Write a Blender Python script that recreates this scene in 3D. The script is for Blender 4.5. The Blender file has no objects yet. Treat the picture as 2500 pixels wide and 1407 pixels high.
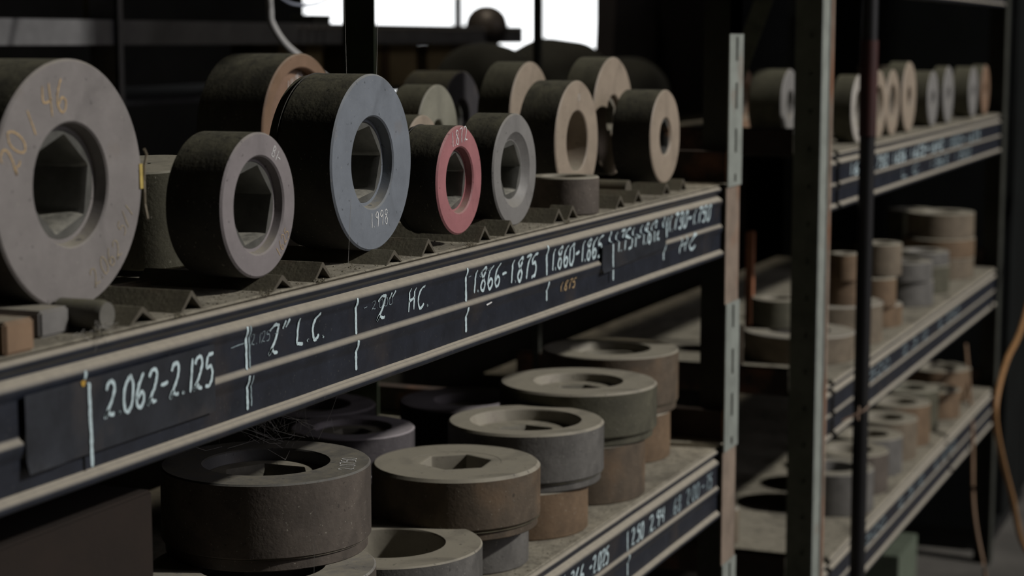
import bpy, bmesh, math, random
from mathutils import Vector, Matrix, noise as mnoise
random.seed(7)
S = bpy.context.scene
COL = S.collection
PI = math.pi

# ------------------------------------------------------------------ camera
cam_d = bpy.data.cameras.new('camera'); cam = bpy.data.objects.new('camera', cam_d); COL.objects.link(cam)
PITCH, YAW = math.radians(7.34097), math.radians(22.67632)
F = Vector((math.cos(YAW)*math.cos(PITCH), math.sin(YAW)*math.cos(PITCH), -math.sin(PITCH)))
cam.rotation_euler = F.to_track_quat('-Z', 'Y').to_euler()
cam.location = (0, 0, 0)
cam_d.sensor_width = 36; cam_d.lens = 36*4700/2500; cam_d.clip_start = .05; cam_d.clip_end = 100
cam_d.dof.use_dof = True; cam_d.dof.focus_distance = 1.60; cam_d.dof.aperture_fstop = 7.2
S.camera = cam
# ------------------------------------------------------------------ world, lights, exposure
S.view_settings.view_transform = 'Standard'; S.view_settings.look = 'None'
S.view_settings.gamma = 1; S.view_settings.use_curve_mapping = False
S.view_settings.exposure = 0.0
w = bpy.data.worlds.new('world'); S.world = w; w.use_nodes = True
w.node_tree.nodes['Background'].inputs[0].default_value = (.5, .55, .65, 1)
w.node_tree.nodes['Background'].inputs[1].default_value = .004

def area(name, loc, target, size, power, color):
    l = bpy.data.lights.new(name, 'AREA'); l.shape = 'SQUARE'; l.size = size; l.energy = power; l.color = color
    o = bpy.data.objects.new(name, l); COL.objects.link(o); o.location = loc
    o.rotation_euler = (Vector(target)-Vector(loc)).to_track_quat('-Z', 'Y').to_euler()
    return o
LD = Vector((.20, -.81, .55)).normalized()
T0 = Vector((2.1, .8, -.25))
area('high_bay_lamp', T0+LD*7.6, T0, .28, 440, (1, .965, .90))
area('aisle_fill', (3.4, -4.6, 1.5), (2.2, .9, -.4), 2.4, 44, (.98, .93, 1))  # added soft fill from the aisle side, no opening stands there
area('back_aisle_fill', (3.4, 1.45, 2.6), (3.4, 1.6, 0), .5, 26, (1, .9, .75))  # fill added to brighten the cartons and back rack

# ------------------------------------------------------------------ materials
MATS = {}
def nodes(name):
    m = bpy.data.materials.new(name); m.use_nodes = True
    nt = m.node_tree; b = nt.nodes['Principled BSDF']
    return m, nt, b
def mat(name, col, rough=.7, metal=0, var=.35, scale=40, bump=.15, dust=None, dustlo=.25, dusthi=.8, rust=None, dn=(.25, .6), rustamt=.4, spec=.4, speck=0, grime=0, coords='Object'):
    """worn surface: base colour broken up by noise, rust patches, specks, and settled dust on what faces up"""
    if name in MATS: return MATS[name]
    m, nt, b = nodes(name); L = nt.links.new; N = nt.nodes.new
    tc = N('ShaderNodeTexCoord')
    n1 = N('ShaderNodeTexNoise'); n1.inputs['Scale'].default_value = scale; n1.inputs['Detail'].default_value = 6; n1.inputs['Roughness'].default_value = .65
    L(tc.outputs[coords], n1.inputs['Vector'])
    cr = N('ShaderNodeValToRGB'); cr.color_ramp.elements[0].position = .3; cr.color_ramp.elements[1].position = .72
    lo = tuple(c*(1-var) for c in col)+(1,); hi = tuple(min(1, c*(1+var)) for c in col)+(1,)
    cr.color_ramp.elements[0].color = lo; cr.color_ramp.elements[1].color = hi
    L(n1.outputs['Fac'], cr.inputs['Fac']); cur = cr.outputs['Color']
    def mix(fac, a, c):
        x = N('ShaderNodeMix'); x.data_type = 'RGBA'; L(fac, x.inputs[0]); L(a, x.inputs[6]); x.inputs[7].default_value = c+(1,)
        return x.outputs[2]
    def ramp(src, p0, p1, top=1):
        r = N('ShaderNodeMapRange'); r.inputs[1].default_value = p0; r.inputs[2].default_value = p1; r.inputs[4].default_value = top; L(src, r.inputs[0]); return r.outputs[0]
    if rust:
        n2 = N('ShaderNodeTexNoise'); n2.inputs['Scale'].default_value = scale*.45; n2.inputs['Detail'].default_value = 5
        L(tc.outputs[coords], n2.inputs['Vector'])
        cur = mix(ramp(n2.outputs['Fac'], .62-rustamt*.4, .75-rustamt*.25, .9), cur, rust)
    if grime:
        n6 = N('ShaderNodeTexNoise'); n6.inputs['Scale'].default_value = scale*.35; n6.inputs['Detail'].default_value = 7; n6.inputs['Distortion'].default_value = 1.2
        L(tc.outputs[coords], n6.inputs['Vector']); grime_f = ramp(n6.outputs['Fac'], .50, .66, grime)
        n7 = N('ShaderNodeTexNoise'); n7.inputs['Scale'].default_value = 190; n7.inputs['Detail'].default_value = 3
        L(tc.outputs[coords], n7.inputs['Vector']); pit_f = ramp(n7.outputs['Fac'], .66, .72, grime*1.5)
    if speck:
        n3 = N('ShaderNodeTexNoise'); n3.inputs['Scale'].default_value = 420; n3.inputs['Detail'].default_value = 2
        L(tc.outputs[coords], n3.inputs['Vector'])
        cur = mix(ramp(n3.outputs['Fac'], .68, .76, speck), cur, (.38, .36, .30))
    dark = tuple(x*.45 for x in col)
    if dust:
        g = N('ShaderNodeNewGeometry'); sx = N('ShaderNodeSeparateXYZ'); L(g.outputs['Normal'], sx.inputs[0])
        n4 = N('ShaderNodeTexNoise'); n4.inputs['Scale'].default_value = 90; n4.inputs['Detail'].default_value = 8; n4.inputs['Roughness'].default_value = .75
        L(tc.outputs[coords], n4.inputs['Vector'])
        f1 = ramp(sx.outputs[2], dustlo, dusthi); f2 = ramp(n4.outputs['Fac'], *dn)
        mu = N('ShaderNodeMath'); mu.operation = 'MULTIPLY'; L(f1, mu.inputs[0]); L(f2, mu.inputs[1])
        cur = mix(mu.outputs[0], cur, dust)
        rr = N('ShaderNodeMapRange'); L(mu.outputs[0], rr.inputs[0]); rr.inputs[3].default_value = rough; rr.inputs[4].default_value = .95
        L(rr.outputs[0], b.inputs['Roughness'])
        if metal:
            r2 = N('ShaderNodeMapRange'); L(mu.outputs[0], r2.inputs[0]); r2.inputs[3].default_value = metal; r2.inputs[4].default_value = 0
            L(r2.outputs[0], b.inputs['Metallic'])
    else:
        b.inputs['Roughness'].default_value = rough; b.inputs['Metallic'].default_value = metal
    if grime: cur = mix(pit_f, mix(grime_f, cur, dark), dark)
    L(cur, b.inputs['Base Color']); b.inputs['Specular IOR Level'].default_value = spec
    if bump:
        n5 = N('ShaderNodeTexNoise'); n5.inputs['Scale'].default_value = 300; n5.inputs['Detail'].default_value = 5
        L(tc.outputs[coords], n5.inputs['Vector'])
        bp = N('ShaderNodeBump'); bp.inputs['Strength'].default_value = bump; bp.inputs['Distance'].default_value = .001
        L(n5.outputs['Fac'], bp.inputs['Height']); L(bp.outputs['Normal'], b.inputs['Normal'])
    MATS[name] = m; return m
DUST = (.285, .262, .205); DUSTG = (.115, .109, .072)
def emis(name, col, s):
    if name in MATS: return MATS[name]
    m, nt, b = nodes(name); b.inputs['Base Color'].default_value = (0, 0, 0, 1)
    b.inputs['Emission Color'].default_value = col+(1,); b.inputs['Emission Strength'].default_value = s
    MATS[name] = m; return m

FACE = {
 'warm grey': ((.20, .185, .18), 0), 'blue steel': ((.165, .185, .215), 0), 'mauve grey': ((.21, .19, .195), 0), 'red': ((.34, .14, .15), 0),
 'grey': ((.19, .185, .18), 0), 'tan': ((.28, .23, .18), 0), 'brown': ((.22, .14, .095), 1), 'olive': ((.21, .205, .165), 0),
 'dusty': ((.27, .25, .205), 0), 'dark': ((.035, .033, .037), 0), 'shade tint': ((.27, .245, .26), 0), 'dark steel': ((.105, .105, .105), 0), 'pale': ((.36, .34, .31), 0)}  # purple cast of the shade is put into the back rings' colour
SIDE = {
 'black': (.035, .033, .028), 'rust brown': (.095, .072, .050), 'brown grey': (.095, .078, .065), 'grey': (.12, .115, .108), 'orange': (.150, .100, .060),
 'olive': (.08, .076, .052), 'shade tint': (.08, .072, .078), 'tan': (.155, .125, .09)}
def fmat(k):
    c, r = FACE[k]
    return mat('face '+k, c, .55, 0, .16, 28, .12, dust=DUST if k not in ('dark steel', 'shade tint', 'dark') else (.31, .285, .30) if k == 'shade tint' else tuple(x*.62 for x in DUST), dustlo=.5, dusthi=.95,  # dust on the shaded back rings is tinted and lightened too
               rust=(.16, .10, .06) if r else (.17, .14, .115), rustamt=.5 if r else .12, speck=.45, grime=.6)
def smat(k):
    c = SIDE[k]
    return mat('side '+k, c, .75, 0, .3, 35, .35, dust=DUSTG, dustlo=.1, dusthi=.9, rust=(.15, .098, .058) if k in ('rust brown', 'orange') else tuple(x*.6 for x in c), rustamt=.35, speck=.5, grime=.55)
M_INS = mat('insert steel', (.19, .19, .175), .32, .6, .25, 60, .1, dust=(.30, .29, .25), dustlo=.45, dusthi=.95)
M_INSD = mat('insert dusty', (.16, .15, .12), .7, .1, .25, 60, .2, dust=DUST, dustlo=.4, dusthi=.9)
M_CHALK = mat('pale blue paint marker', (.50, .62, .66), .8, 0, .3, 260, 0)
M_CHALKD = mat('thin worn paint marker', (.24, .31, .34), .8, 0, .45, 260, 0)
M_CHALKY = mat('yellow chalk', (.42, .30, .16), .9, 0, .45, 300, 0)
M_CHALKF = mat('faint yellow chalk', (.30, .25, .17), .9, 0, .3, 300, 0)
M_CHALKW = mat('white chalk', (.72, .74, .74), .9, 0, .4, 300, 0)
M_BEAM = mat('navy black beam paint', (.014, .017, .026), .42, 0, .4, 30, .06, dn=(-.6, .55), dust=(.33, .30, .245), dustlo=.06, dusthi=.7, rust=(.035, .03, .03), rustamt=.15, spec=.5, speck=.10)
M_DECK = mat('dusty deck', (.10, .09, .07), .9, 0, .3, 30, .5, grime=.5, dust=(.31, .285, .225), dustlo=.3, dusthi=.9)
M_POST = mat('grey green post paint', (.22, .24, .22), .6, 0, .2, 30, .15, rust=(.20, .15, .12), rustamt=.05)
M_POSTR = mat('primer brown post', (.21, .165, .13), .7, 0, .3, 18, .15, rust=(.24, .12, .07), rustamt=.3)
M_POSTD = mat('dark post side', (.035, .037, .03), .7, 0, .3, 20, .15)
M_BLACK = mat('black paint', (.008, .008, .009), .45, 0, .2, 30, .05)
M_IRON = mat('dusty angle iron', (.08, .07, .052), .8, 0, .3, 60, .4, dust=(.125, .115, .08), dustlo=.1, dusthi=.8, rust=(.12, .08, .055), rustamt=.15)
M_TAPE = mat('dark label tape', (.022, .025, .032), .38, 0, .35, 35, .2, rust=(.05, .045, .045), rustamt=.2, spec=.6)
M_BRKT = mat('rusty bracket', (.05, .035, .028), .7, 0, .3, 30, .2, rust=(.22, .10, .055), rustamt=.2)
M_BRKO = mat('orange primer edge', (.30, .13, .07), .7, 0, .25, 50, .1)

# ------------------------------------------------------------------ mesh helpers
def link(name, me, mats, parent=None):
    o = bpy.data.objects.new(name, me); COL.objects.link(o)
    for m in (mats if isinstance(mats, (list, tuple)) else [mats]): me.materials.append(m)
    if parent: o.parent = parent
    return o
def mesh(name, vs, fs, mats, parent=None, idx=None, smooth=None):
    me = bpy.data.meshes.new(name); me.from_pydata([tuple(v) for v in vs], [], fs)
    bm = bmesh.new(); bm.from_mesh(me); bmesh.ops.recalc_face_normals(bm, faces=bm.faces); bm.to_mesh(me); bm.free()
    o = link(name, me, mats, parent)
    if idx: me.polygons.foreach_set('material_index', idx)
    if smooth: shade(me, smooth)
    return o
def shade(me, deg=35):
    me.polygons.foreach_set('use_smooth', [True]*len(me.polygons))
    me.set_sharp_from_angle(angle=math.radians(deg))
class MB:
    def __init__(s): s.v = []; s.f = []
    def box(s, a, b):
        x0, y0, z0 = a; x1, y1, z1 = b; n = len(s.v)
        s.v += [(x0, y0, z0), (x1, y0, z0), (x1, y1, z0), (x0, y1, z0), (x0, y0, z1), (x1, y0, z1), (x1, y1, z1), (x0, y1, z1)]
        s.f += [tuple(n+i for i in q) for q in ((0, 3, 2, 1), (4, 5, 6, 7), (0, 1, 5, 4), (1, 2, 6, 5), (2, 3, 7, 6), (3, 0, 4, 7))]
        return s
    def tube(s, pts, r, n=10, caps=True):
        pts = [Vector(p) for p in pts]; base = len(s.v); up = Vector((0, 0, 1))
        for i, p in enumerate(pts):
            t = (pts[min(i+1, len(pts)-1)]-pts[max(i-1, 0)]).normalized()
            if abs(t.dot(up)) > .95: up = Vector((1, 0, 0))
            a = t.cross(up).normalized(); c = t.cross(a).normalized(); rr = r[i] if isinstance(r, (list, tuple)) else r
            for k in range(n):
                an = 2*PI*k/n; s.v.append(p+a*math.cos(an)*rr+c*math.sin(an)*rr)
        for i in range(len(pts)-1):
            for k in range(n):
                a0 = base+i*n+k; a1 = base+i*n+(k+1) % n
                s.f.append((a0, a1, a1+n, a0+n))
        if caps:
            s.f.append(tuple(base+k for k in range(n))[::-1]); s.f.append(tuple(base+(len(pts)-1)*n+k for k in range(n)))
        return s
    def extr(s, prof, x0, x1, closed=True, axis='x', nx=1, jit=0):
        """extrude a (y, z) outline along x"""
        n = len(prof); b = len(s.v)
        for i in range(nx+1):
            x = x0+(x1-x0)*i/nx
            for (p, q) in prof:
                j = jit*mnoise.noise(Vector((x*14, p*30, q*30))) if jit else 0
                s.v.append((x, p+j, q+j*.5) if axis == 'x' else (p+j, x, q))
        for i in range(nx):
            for k in range(n if closed else n-1):
                a = b+i*n+k; c = b+i*n+(k+1) % n
                s.f.append((a, c, c+n, a+n))
        if closed:
            s.f.append(tuple(b+k for k in range(n))); s.f.append(tuple(b+nx*n+k for k in range(n))[::-1])
        return s
    def build(s, name, m, parent=None, smooth=None): return mesh(name, s.v, s.f, m, parent, smooth=smooth)
def tag(o, label=None, cat=None, group=None, kind=None):
    if label: o['label'] = label
    if cat: o['category'] = cat
    if group: o['group'] = group
    if kind: o['kind'] = kind
    return o
def empty(name, loc, label, cat, group=None):
    o = bpy.data.objects.new(name, None); o.empty_display_size = .02; COL.objects.link(o); o.location = loc
    return tag(o, label, cat, group)

# ------------------------------------------------------------------ handwriting: single stroke glyphs, (x, y) in a 0.6 x 1 cell
G = {
 '0': [[(.32, 1), (.1, .8), (.03, .45), (.12, .08), (.3, 0), (.48, .2), (.52, .6), (.42, .92), (.3, 1)]],
 '1': [[(.3, 1), (.28, .5), (.25, 0)]],
 '2': [[(.06, .8), (.18, .98), (.4, .97), (.5, .78), (.38, .45), (.1, .08), (.06, .0)], [(.06, .0), (.22, .16), (.36, .06), (.54, .05)]],
 '3': [[(.08, .9), (.3, 1), (.46, .82), (.36, .6), (.22, .54), (.44, .44), (.5, .2), (.3, 0), (.06, .1)]],
 '4': [[(.12, 1), (.06, .5), (.5, .52)], [(.44, 1), (.4, 0)]],
 '5': [[(.5, 1), (.16, .96)], [(.16, .96), (.12, .6), (.38, .62), (.5, .36), (.38, .06), (.08, .02)]],
 '6': [[(.4, 1), (.16, .66), (.06, .28), (.2, .02), (.42, .08), (.48, .32), (.3, .44), (.1, .26)]],
 '7': [[(.06, .96), (.5, .98), (.34, .5), (.26, 0)]],
 '8': [[(.46, .86), (.28, 1), (.1, .82), (.26, .56), (.46, .28), (.3, 0), (.08, .2), (.26, .52), (.48, .8)]],
 '9': [[(.46, .74), (.28, .58), (.1, .74), (.24, .98), (.44, .92), (.46, .6), (.36, 0)]],
 '-': [[(.08, .46), (.5, .52)]], '.': [[(.14, .02), (.18, .08)]], '"': [[(.14, 1.05), (.12, .78)], [(.34, 1.1), (.3, .8)]],
 'L': [[(.14, 1), (.1, .04)], [(.1, .04), (.5, .0)]], 'H': [[(.08, 1), (.08, 0)], [(.48, 1), (.46, .05)], [(.08, .42), (.46, .58)]],
 'C': [[(.5, .98), (.26, .82), (.1, .45), (.2, .06), (.36, .02), (.54, .18)]], 'B': [[(.1, 1), (.08, 0)], [(.1, 1), (.4, .9), (.36, .62), (.12, .54)], [(.12, .54), (.46, .42), (.44, .08), (.08, 0)]],
 '/': [[(.5, 1.1), (.05, -.1)]], '|': [[(.3, 1.15), (.28, -.15)]]}
ADV = {'.': .34, '1': .42, '-': .62, '"': .5, ' ': .45}
def smooth_line(p, n=5):
    if len(p) < 3: return [tuple(p[0][i]+(p[1][i]-p[0][i])*t/6 for i in (0, 1)) for t in range(7)]
    q = [p[0]]+list(p)+[p[-1]]; out = []
    for i in range(1, len(q)-2):
        a, b, c, d = q[i-1:i+3]
        for k in range(n):
            t = k/n
            out.append(tuple(.5*((2*b[j])+(-a[j]+c[j])*t+(2*a[j]-5*b[j]+4*c[j]-d[j])*t*t+(-a[j]+3*b[j]-3*c[j]+d[j])*t**3) for j in (0, 1)))
    out.append(q[-2]); return out
def text_strokes(txt):
    x = 0; res = []
    for ch in txt:
        for st in G.get(ch, []):
            res.append([(x+px+random.uniform(-.012, .012), py+random.uniform(-.02, .02)) for px, py in smooth_line(st)])
        x += ADV.get(ch, .68)
    return res, max(x-.1, .3)
def ribbon(vs, fs, pts, wd, place):
    """flat brush stroke through 2D pts, put on the surface by place(u, v)"""
    b = len(vs); n = len(pts)
    for i, p in enumerate(pts):
        q0 = pts[max(i-1, 0)]; q1 = pts[min(i+1, n-1)]
        dx, dy = q1[0]-q0[0], q1[1]-q0[1]; l = math.hypot(dx, dy) or 1
        ww = wd*(.85+.3*mnoise.noise(Vector((p[0]*300, p[1]*300, b))))*(.55 if i in (0, n-1) else 1)
        ox, oy = -dy/l*ww/2, dx/l*ww/2
        vs.append(place(p[0]+ox, p[1]+oy)); vs.append(place(p[0]-ox, p[1]-oy))
    for i in range(n-1): fs.append((b+2*i, b+2*i+1, b+2*i+3, b+2*i+2))
def writing(name, strokes, wd, place, m, parent):
    vs, fs = [], []
    for st in strokes: ribbon(vs, fs, st, wd, place)
    me = bpy.data.meshes.new(name); me.from_pydata([tuple(v) for v in vs], [], fs)
    return link(name, me, m, parent)

# ------------------------------------------------------------------ steel rings
NS = 96
def lathe(name, prof, mats, idx, M, parent, closed=True, deg=30):
    """prof: closed (r, z) outline, idx: material per outline edge"""
    vs, fs, mi = [], [], []
    n = len(prof)
    for k in range(NS):
        a = 2*PI*k/NS
        for r, z in prof: vs.append(M @ Vector((r*math.cos(a), r*math.sin(a), z)))
    for k in range(NS):
        k2 = (k+1) % NS
        for j in range(n if closed else n-1):
            j2 = (j+1) % n
            fs.append((k*n+j, k2*n+j, k2*n+j2, k*n+j2)); mi.append(idx[j])
    me = bpy.data.meshes.new(name); me.from_pydata([tuple(v) for v in vs], [], fs)
    bm = bmesh.new(); bm.from_mesh(me); bmesh.ops.recalc_face_normals(bm, faces=bm.faces); bm.to_mesh(me); bm.free()
    o = link(name, me, mats, parent); me.polygons.foreach_set('material_index', mi); shade(me, deg)
    return o
def hexr(a, rc, rot):
    t = (a-rot) % (PI/3)-PI/6
    return rc*math.cos(PI/6)/math.cos(t)
def insert(ri, zf, zb, rc, rot, bell, m, M, parent):
    """core with a hexagonal bore (or round when rc < 0) that flares to the front"""
    rh = abs(rc)
    rings = [(ri, zf, 0), (ri*.975, zf, 0)]
    q = min(rh*1.09, ri*.955)
    for rr_, dz in ((q, 0), (rh+(q-rh)*.45, .25), (rh+(q-rh)*.12, .6), (rh, 1)): rings.append((rr_, zf-bell*dz, 1))
    rings += [(rh, zb, 1), (ri, zb, 0)]
    vs, fs = [], []; n = len(rings)
    for k in range(NS):
        a = 2*PI*k/NS
        for r, z, h in rings:
            rr = r if rc < 0 or h == 0 else r*(1-h)+hexr(a, r, rot)*h
            vs.append(M @ Vector((rr*math.cos(a), rr*math.sin(a), z)))
    for k in range(NS):
        k2 = (k+1) % NS
        for j in range(n): fs.append((k*n+j, k2*n+j, k2*n+(j+1) % n, k*n+(j+1) % n))
    return mesh('insert', vs, fs, m, parent, smooth=24)
def steel_ring(label, group, M, R, T, face='grey', side='black', cb=.5, cbd=.3, hx=.3, hrot=0, neck=0, ins=M_INS, ri=None, base=None, marks=(), chamf=.0015, cone=.96, loc=None):
    """M maps local (axis +Z = front face at z 0, body towards -Z) to the root's frame; loc is the root's place"""
    root = empty('steel_ring', loc, label, 'steel ring', group)
    d = cbd*T; rcb = cb*R; rin = (ri or cb*.86)*R if cb else abs(hx)*R*1.25
    c = chamf
    if neck:
        outer = [(R*(1-neck)-.001, -T), (R*(1-neck), -T+.001), (R*(1-neck), -T*.87), (R*(1-neck)+.002, -T*.86), (R-c, -T*.855), (R, -T*.855+c), (R, -c), (R-c, 0)]
    else:
        outer = [(R-c, -T), (R, -T+c), (R, -c), (R-c, 0)]
    if cb:
        prof = [(rin, -T)]+outer+[(rcb+.0012, 0), (rcb, -.0012), (rcb*cone, -d), (rin, -d)]
        idx = [1]+[1]*(len(outer)-1)+[0, 0, 0, 0, 0]; idx[len(outer)-1] = 0
        idx = ([1]*(len(outer)-1)+[0]+[0]*5)[:len(prof)]
        idx[-1] = 1
    else:
        prof = [(rin, -T)]+outer+[(rin, 0)]; idx = [1]*(len(outer)-1)+[0, 0, 0]; idx = idx[:len(prof)]; d = 0
        idx[len(outer)-1] = 0
    lathe('casing', prof, [fmat(face), smat(side)], idx, M, root)
    insert(rin-.0002, -d if cb else -.0002, -T+.001, hx*R, hrot, min(.5*(T-d), .012) if cb else .0008, ins if cb else fmat(face), M, root)
    for (txt, rad, ang, hh, m, tilt) in marks:
        st, wdt = text_strokes(txt); ca, sa = math.cos(tilt), math.sin(tilt)
        cx, cy = rad*R*math.cos(ang), rad*R*math.sin(ang)
        sc = [[((x-wdt/2)*hh, (y-.5)*hh) for x, y in s_] for s_ in st]
        writing('chalk_mark', [[(cx+x*ca-y*sa, cy+x*sa+y*ca) for x, y in s_] for s_ in sc], hh*.075, lambda u, v: M @ Vector((u, v, .0003)), m, root)
    return root
UPR = Matrix(((1, 0, 0, 0), (0, 0, -1, 0), (0, 1, 0, 0), (0, 0, 0, 1)))   # local z -> world -y, local x -> +x, local y -> +z
def standing(label, x, y, z, R, T, yaw=0, group='steel rings standing on edge on the upper shelf', **k):
    M = Matrix.Translation((0, 0, R)) @ Matrix.Rotation(yaw, 4, 'Z') @ UPR
    return steel_ring(label, group, M, R, T, loc=(x, y, z-R), **k)
def lying(label, x, y, zt, R, T, tilt=(0, 0), group='steel rings stacked flat on the lower shelf', rot=0, **k):
    M = Matrix.Translation((0, 0, T)) @ Matrix.Rotation(rot, 4, 'Z')
    r = steel_ring(label, group, M, R, T, loc=(x, y, zt-T), **k)
    r.rotation_euler = (tilt[0], tilt[1], 0); return r

# ------------------------------------------------------------------ the room
M_FLOOR = mat('concrete floor', (.10, .094, .085), .8, 0, .5, 3, .3, rust=(.05, .047, .042), rustamt=.25)
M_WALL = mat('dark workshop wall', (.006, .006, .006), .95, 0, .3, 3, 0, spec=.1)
FZ, CZ = -1.28, 5.4; X0, X1, Y0, Y1 = -3, 18, -7.6, 5.6
def struct(name, mb, m):
    o = mb.build(name, m); o['kind'] = 'structure'; return o
struct('floor', MB().box((X0, Y0, FZ-.1), (X1, Y1, FZ)), M_FLOOR)
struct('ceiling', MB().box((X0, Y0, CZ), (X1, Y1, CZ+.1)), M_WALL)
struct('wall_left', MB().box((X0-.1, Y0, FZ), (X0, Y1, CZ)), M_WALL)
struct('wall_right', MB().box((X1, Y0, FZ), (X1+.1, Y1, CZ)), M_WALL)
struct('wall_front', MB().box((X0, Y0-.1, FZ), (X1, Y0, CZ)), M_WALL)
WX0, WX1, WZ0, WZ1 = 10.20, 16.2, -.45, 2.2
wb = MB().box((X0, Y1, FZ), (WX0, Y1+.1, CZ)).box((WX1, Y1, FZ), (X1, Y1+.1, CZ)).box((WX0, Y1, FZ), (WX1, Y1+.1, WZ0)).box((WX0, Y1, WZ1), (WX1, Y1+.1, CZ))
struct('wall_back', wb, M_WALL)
win = bpy.data.objects.new('window_1', None); COL.objects.link(win); win.location = (WX0, Y1, WZ0); win['kind'] = 'structure'
M_SKY = emis('bright overcast daylight in the panes', (.97, .99, 1), 2.2)
mull = [WX0, 12.51, 14.07, WX1]
for i in range(3):
    MB().box((mull[i]-WX0+.03, .06, .03), (mull[i+1]-WX0-.03, .07, WZ1-WZ0-.03)).build('pane', M_SKY, win)
fr = MB()
for xx in mull: fr.box((xx-WX0-.035, .02, 0), (xx-WX0+.035, .08, WZ1-WZ0))
fr.box((0, .02, 0), (WX1-WX0, .08, .04)).box((0, .02, WZ1-WZ0-.04), (WX1-WX0, .08, WZ1-WZ0))
fr.build('window_frame', M_BLACK, win)

# ------------------------------------------------------------------ racks
PROF = [(.720, -.1875), (.7045, -.1870), (.7012, -.1882), (.7000, -.1902), (.7008, -.1930), (.7035, -.1945), (.7065, -.1962), (.7065, -.1985), (.7030, -.2000), (.6995, -.2018), (.6980, -.2042), (.6980, -.2065),
        (.6992, -.2090), (.7008, -.2112), (.7008, -.2120), (.7008, -.2135), (.7008, -.2315), (.7008, -.2326), (.7008, -.2332), (.6998, -.2350), (.6978, -.2362), (.6970, -.2385), (.6978, -.2420), (.6995, -.2450), (.7008, -.2472), (.7008, -.2480), (.7008, -.2495), (.7008, -.2655), (.7008, -.2666), (.7008, -.2672), (.6990, -.2684), (.6962, -.2692), (.6944, -.2708),
        (.6942, -.2738), (.6955, -.2758), (.6985, -.2768), (.720, -.2768)]
PROF = [(y if y > .71 else .7008+(y-.7008)*.75, z) for y, z in PROF]
def profY(z):
    ps = PROF[3:-3]
    for a, b in zip(ps, ps[1:]):
        if b[1] <= z <= a[1]: return a[0]+(b[0]-a[0])*(a[1]-z)/(a[1]-b[1]+1e-9)
    return .7008
def beam(parent, x0, x1, dz, lx=0):
    pr = [(y-.70, z) for y, z in PROF]; back = [(y+.0025, z+(.002 if i > len(pr)/2 else -.002)) for i, (y, z) in enumerate(pr)][::-1]
    o = MB().extr([(y, z+dz) for y, z in pr+back], x0, x1, True, nx=36, jit=.0004).build('beam', M_BEAM, parent, smooth=50)
    return o
def scribe(bm_, txt, xa, xb, z0, h, dz=0, wd=.0028, m=M_CHALK, tape=(), slant=.12, rise=0):
    """handwriting from xa to xb on a beam whose local frame is the rack's (y 0 = front plane)"""
    st, wdt = text_strokes(txt); sx = (xb-xa)/wdt
    S_ = [[(xa+x*sx+slant*y*h, z0+y*h+rise*x) for x, y in s_] for s_ in st]
    def pl(u, v):
        yy = profY(v)-.70
        for ta, tb, tz in tape:
            if ta < u < tb and v < tz: yy = min(yy, -.0034)
        return Vector((u, yy-.0006, v+dz))
    return writing('writing', S_, wd, pl, m, bm_)
def tick(bm_, x, za, zb, dz=0, wd=.0032, m=M_CHALK, tape=(), wob=.0003):
    n = 30; pts = [(x+wob*mnoise.noise(Vector((x*9, i*.18, 1)))*2+(za-zb)*.02*i/n, za+(zb-za)*i/n) for i in range(n+1)]
    def pl(u, v):
        yy = profY(v)-.70
        for ta, tb, tz in tape:
            if ta < u < tb and v < tz: yy = min(yy, -.0034)
        return Vector((u, yy-.0006, v+dz))
    return writing('tick_mark', [pts], wd, pl, m, bm_)
def plate_slots(mb, x0, x1, z0, z1, slots, y=-.008, t=.002, sx=(.0, .0)):
    """flat plate in the xz plane with open slots (za, zb)"""
    a, b = sx; zs = sorted(slots)
    mb.box((x0, y, z0), (a, y+t, z1)); mb.box((b, y, z0), (x1, y+t, z1))
    cur = z0
    for s0, s1 in zs: mb.box((a, y, cur), (b, y+t, s0)); cur = s1
    mb.box((a, y, cur), (b, y+t, z1)); return mb
DY = .55
# rack one -------------------------------------------------
R1 = empty('storage_rack', (0, .70, 0), 'near steel shelving rack with black beams lettered in pale blue paint', 'rack')
RX0, RX1 = .36, 2.37
def deck(parent, x0, x1, z, depth=DY):
    pr = [(.0045, z), (.003, z-.0012), (.0045, z-.0028), (depth, z-.0028), (depth, z)]
    n = 60; mb = MB(); mb.extr(pr, x0, x1, True, nx=n)
    return mb.build('shelf_deck', M_DECK, parent)
for z in (-.870, -.527, -.184, .300, .64, .98): deck(R1, RX0+.01, 2.434, z)  # decks above the view are added to keep light off the background
B1 = beam(R1, RX0, RX1, 0); B2 = beam(R1, RX0, RX1, -.343)
beam(R1, RX0, RX1, -.686); beam(R1, RX0, RX1, .484); beam(R1, RX0, RX1, .824); beam(R1, RX0, RX1, 1.164)  # upper three beams go with the added decks out of view
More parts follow.
